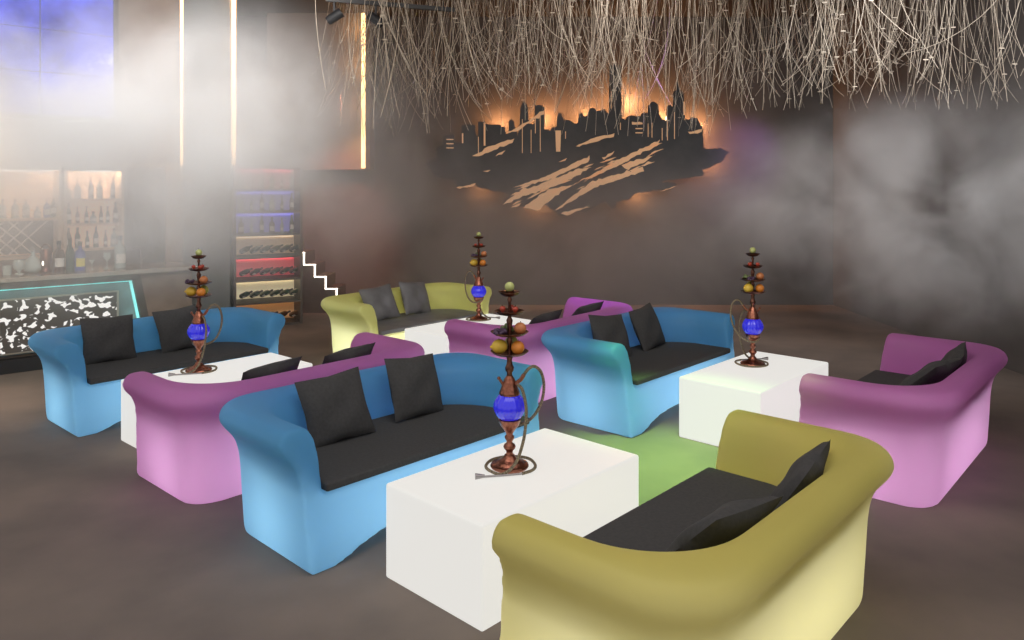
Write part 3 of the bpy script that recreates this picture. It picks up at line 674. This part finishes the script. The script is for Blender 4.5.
SETS = [('lemon', 0, 'lowest'), ('orange', 120, 'lowest'), ('pear', 240, 'lowest'), ('grape_bunch', 20, 'second'), ('peach', 140, 'second'), ('green_grape_bunch', 260, 'second'),
        ('strawberry', 0, 'third'), ('strawberry', 120, 'third'), ('strawberry', 240, 'third'), ('lime', 0, 'top')]
ZT = {'lowest': (.5555, .052), 'second': (.6505, .055), 'third': (.752, .036), 'top': (.8575, 0)}
LK = {'lemon': 'yellow lemon', 'orange': 'orange', 'pear': 'greenish yellow pear', 'grape_bunch': 'dark purple grape bunch', 'peach': 'reddish peach', 'green_grape_bunch': 'green grape bunch', 'strawberry': 'small red strawberry', 'lime': 'pale green lime'}
def put_hookah(x, y, deg, where, fa, first=False, mirror=False):
    t = H0 if first else copy_tree(H0)
    t.location = (x, y, TH+.001); t.rotation_euler = (0, 0, math.radians(deg))
    tag(t, f'copper and cobalt glass hookah with tiered fruit trays on the {where}', 'hookah', 'hookahs on the white tables')
    for i, (k, a, tier) in enumerate(SETS):
        z, r = ZT[tier]; an = math.radians(a+fa)
        me, stk = FM[k]; o = obj(k, me, None); o.location = (x+r*math.cos(an), y+r*math.sin(an), TH+z+(.001 if tier != 'top' else -.003)); o.rotation_euler = (0, 0, an)
        if stk: obj('stalk', stk, None, o)
        lb = f'{LK[k]} on the {tier} tray of the hookah on the {where}' if tier != 'top' else f'pale green lime crowning the hookah on the {where}'
        tag(o, lb, 'fruit', f'fruit on the hookah of the {where}')
put_hookah(-.012, 3.705, 0, 'foreground table', 200, True)
put_hookah(1.85, 5.84, 178, 'right table', 215)
put_hookah(-2.325, 5.64, 4, 'left table', 190)
put_hookah(-.342, 7.80, 150, 'back table', 205)

# ------------------------------------------------------------------ haze
def haze(name, lo, hi, centre, radii, dens, label, nscale=1.0, thr=.42, seedz=0, color=(.95, .95, .96)):
    m = bpy.data.materials.new(name+'_smoke'); m.use_nodes = True; nt = m.node_tree; nt.nodes.clear()
    out = nt.nodes.new('ShaderNodeOutputMaterial'); vs_ = nt.nodes.new('ShaderNodeVolumeScatter'); nt.links.new(vs_.outputs[0], out.inputs['Volume'])
    vs_.inputs['Color'].default_value = (*color, 1)
    tc = nt.nodes.new('ShaderNodeTexCoord')
    mp = nt.nodes.new('ShaderNodeMapping'); mp.inputs['Location'].default_value = tuple(-c/r for c, r in zip(centre, radii)); mp.inputs['Scale'].default_value = tuple(1/r for r in radii)
    nt.links.new(tc.outputs['Object'], mp.inputs[0])
    ln = nt.nodes.new('ShaderNodeVectorMath'); ln.operation = 'LENGTH'; nt.links.new(mp.outputs[0], ln.inputs[0])
    fo = nt.nodes.new('ShaderNodeMapRange'); fo.interpolation_type = 'SMOOTHSTEP'; fo.inputs[1].default_value = 1; fo.inputs[2].default_value = .25; fo.inputs[3].default_value = 0; fo.inputs[4].default_value = 1
    nt.links.new(ln.outputs['Value'], fo.inputs[0])
    nz = nt.nodes.new('ShaderNodeTexNoise'); nz.inputs['Scale'].default_value = nscale; nz.inputs['Detail'].default_value = 5; nz.inputs['Roughness'].default_value = .55; nz.inputs['Distortion'].default_value = .5
    mo = nt.nodes.new('ShaderNodeMapping'); mo.inputs['Location'].default_value = (seedz, seedz*2, 0); nt.links.new(tc.outputs['Object'], mo.inputs[0]); nt.links.new(mo.outputs[0], nz.inputs['Vector'])
    mr = nt.nodes.new('ShaderNodeMapRange'); mr.inputs[1].default_value = thr; mr.inputs[2].default_value = thr+.22; nt.links.new(nz.outputs['Fac'], mr.inputs[0])
    a = nt.nodes.new('ShaderNodeMath'); a.operation = 'MULTIPLY'; nt.links.new(mr.outputs[0], a.inputs[0]); nt.links.new(fo.outputs[0], a.inputs[1])
    b_ = nt.nodes.new('ShaderNodeMath'); b_.operation = 'MULTIPLY'; b_.inputs[1].default_value = dens; nt.links.new(a.outputs[0], b_.inputs[0])
    nt.links.new(b_.outputs[0], vs_.inputs['Density'])
    o = obj(name, MB().box(lo[0], hi[0], lo[1], hi[1], lo[2], hi[2]), m)
    tag(o, label, 'haze', kind='stuff'); return o
haze('haze', (-7.6, 4.3, .3), (-.3, 10.9, 4.35), (-3.55, 7.5, 2.2), (3.5, 3.2, 1.75), 1.1, 'bright white haze drifting over the bar and wine cabinet', 1.05, .36)
haze('haze', (1.3, 5.0, .1), (4.88, 10.6, 3.6), (4.5, 7.6, 1.55), (3.1, 2.5, 1.4), 1.25, 'billowing grey smoke along the right wall behind the pink loveseat', 1.3, .43, 3)
haze('haze', (-4.2, 8.3, .02), (4.87, 11.2, 3.4), (.35, 9.75, .9), (4.5, 1.4, 1.7), .36, 'thin grey haze hanging low in front of the skyline wall', .8, .30, 7)
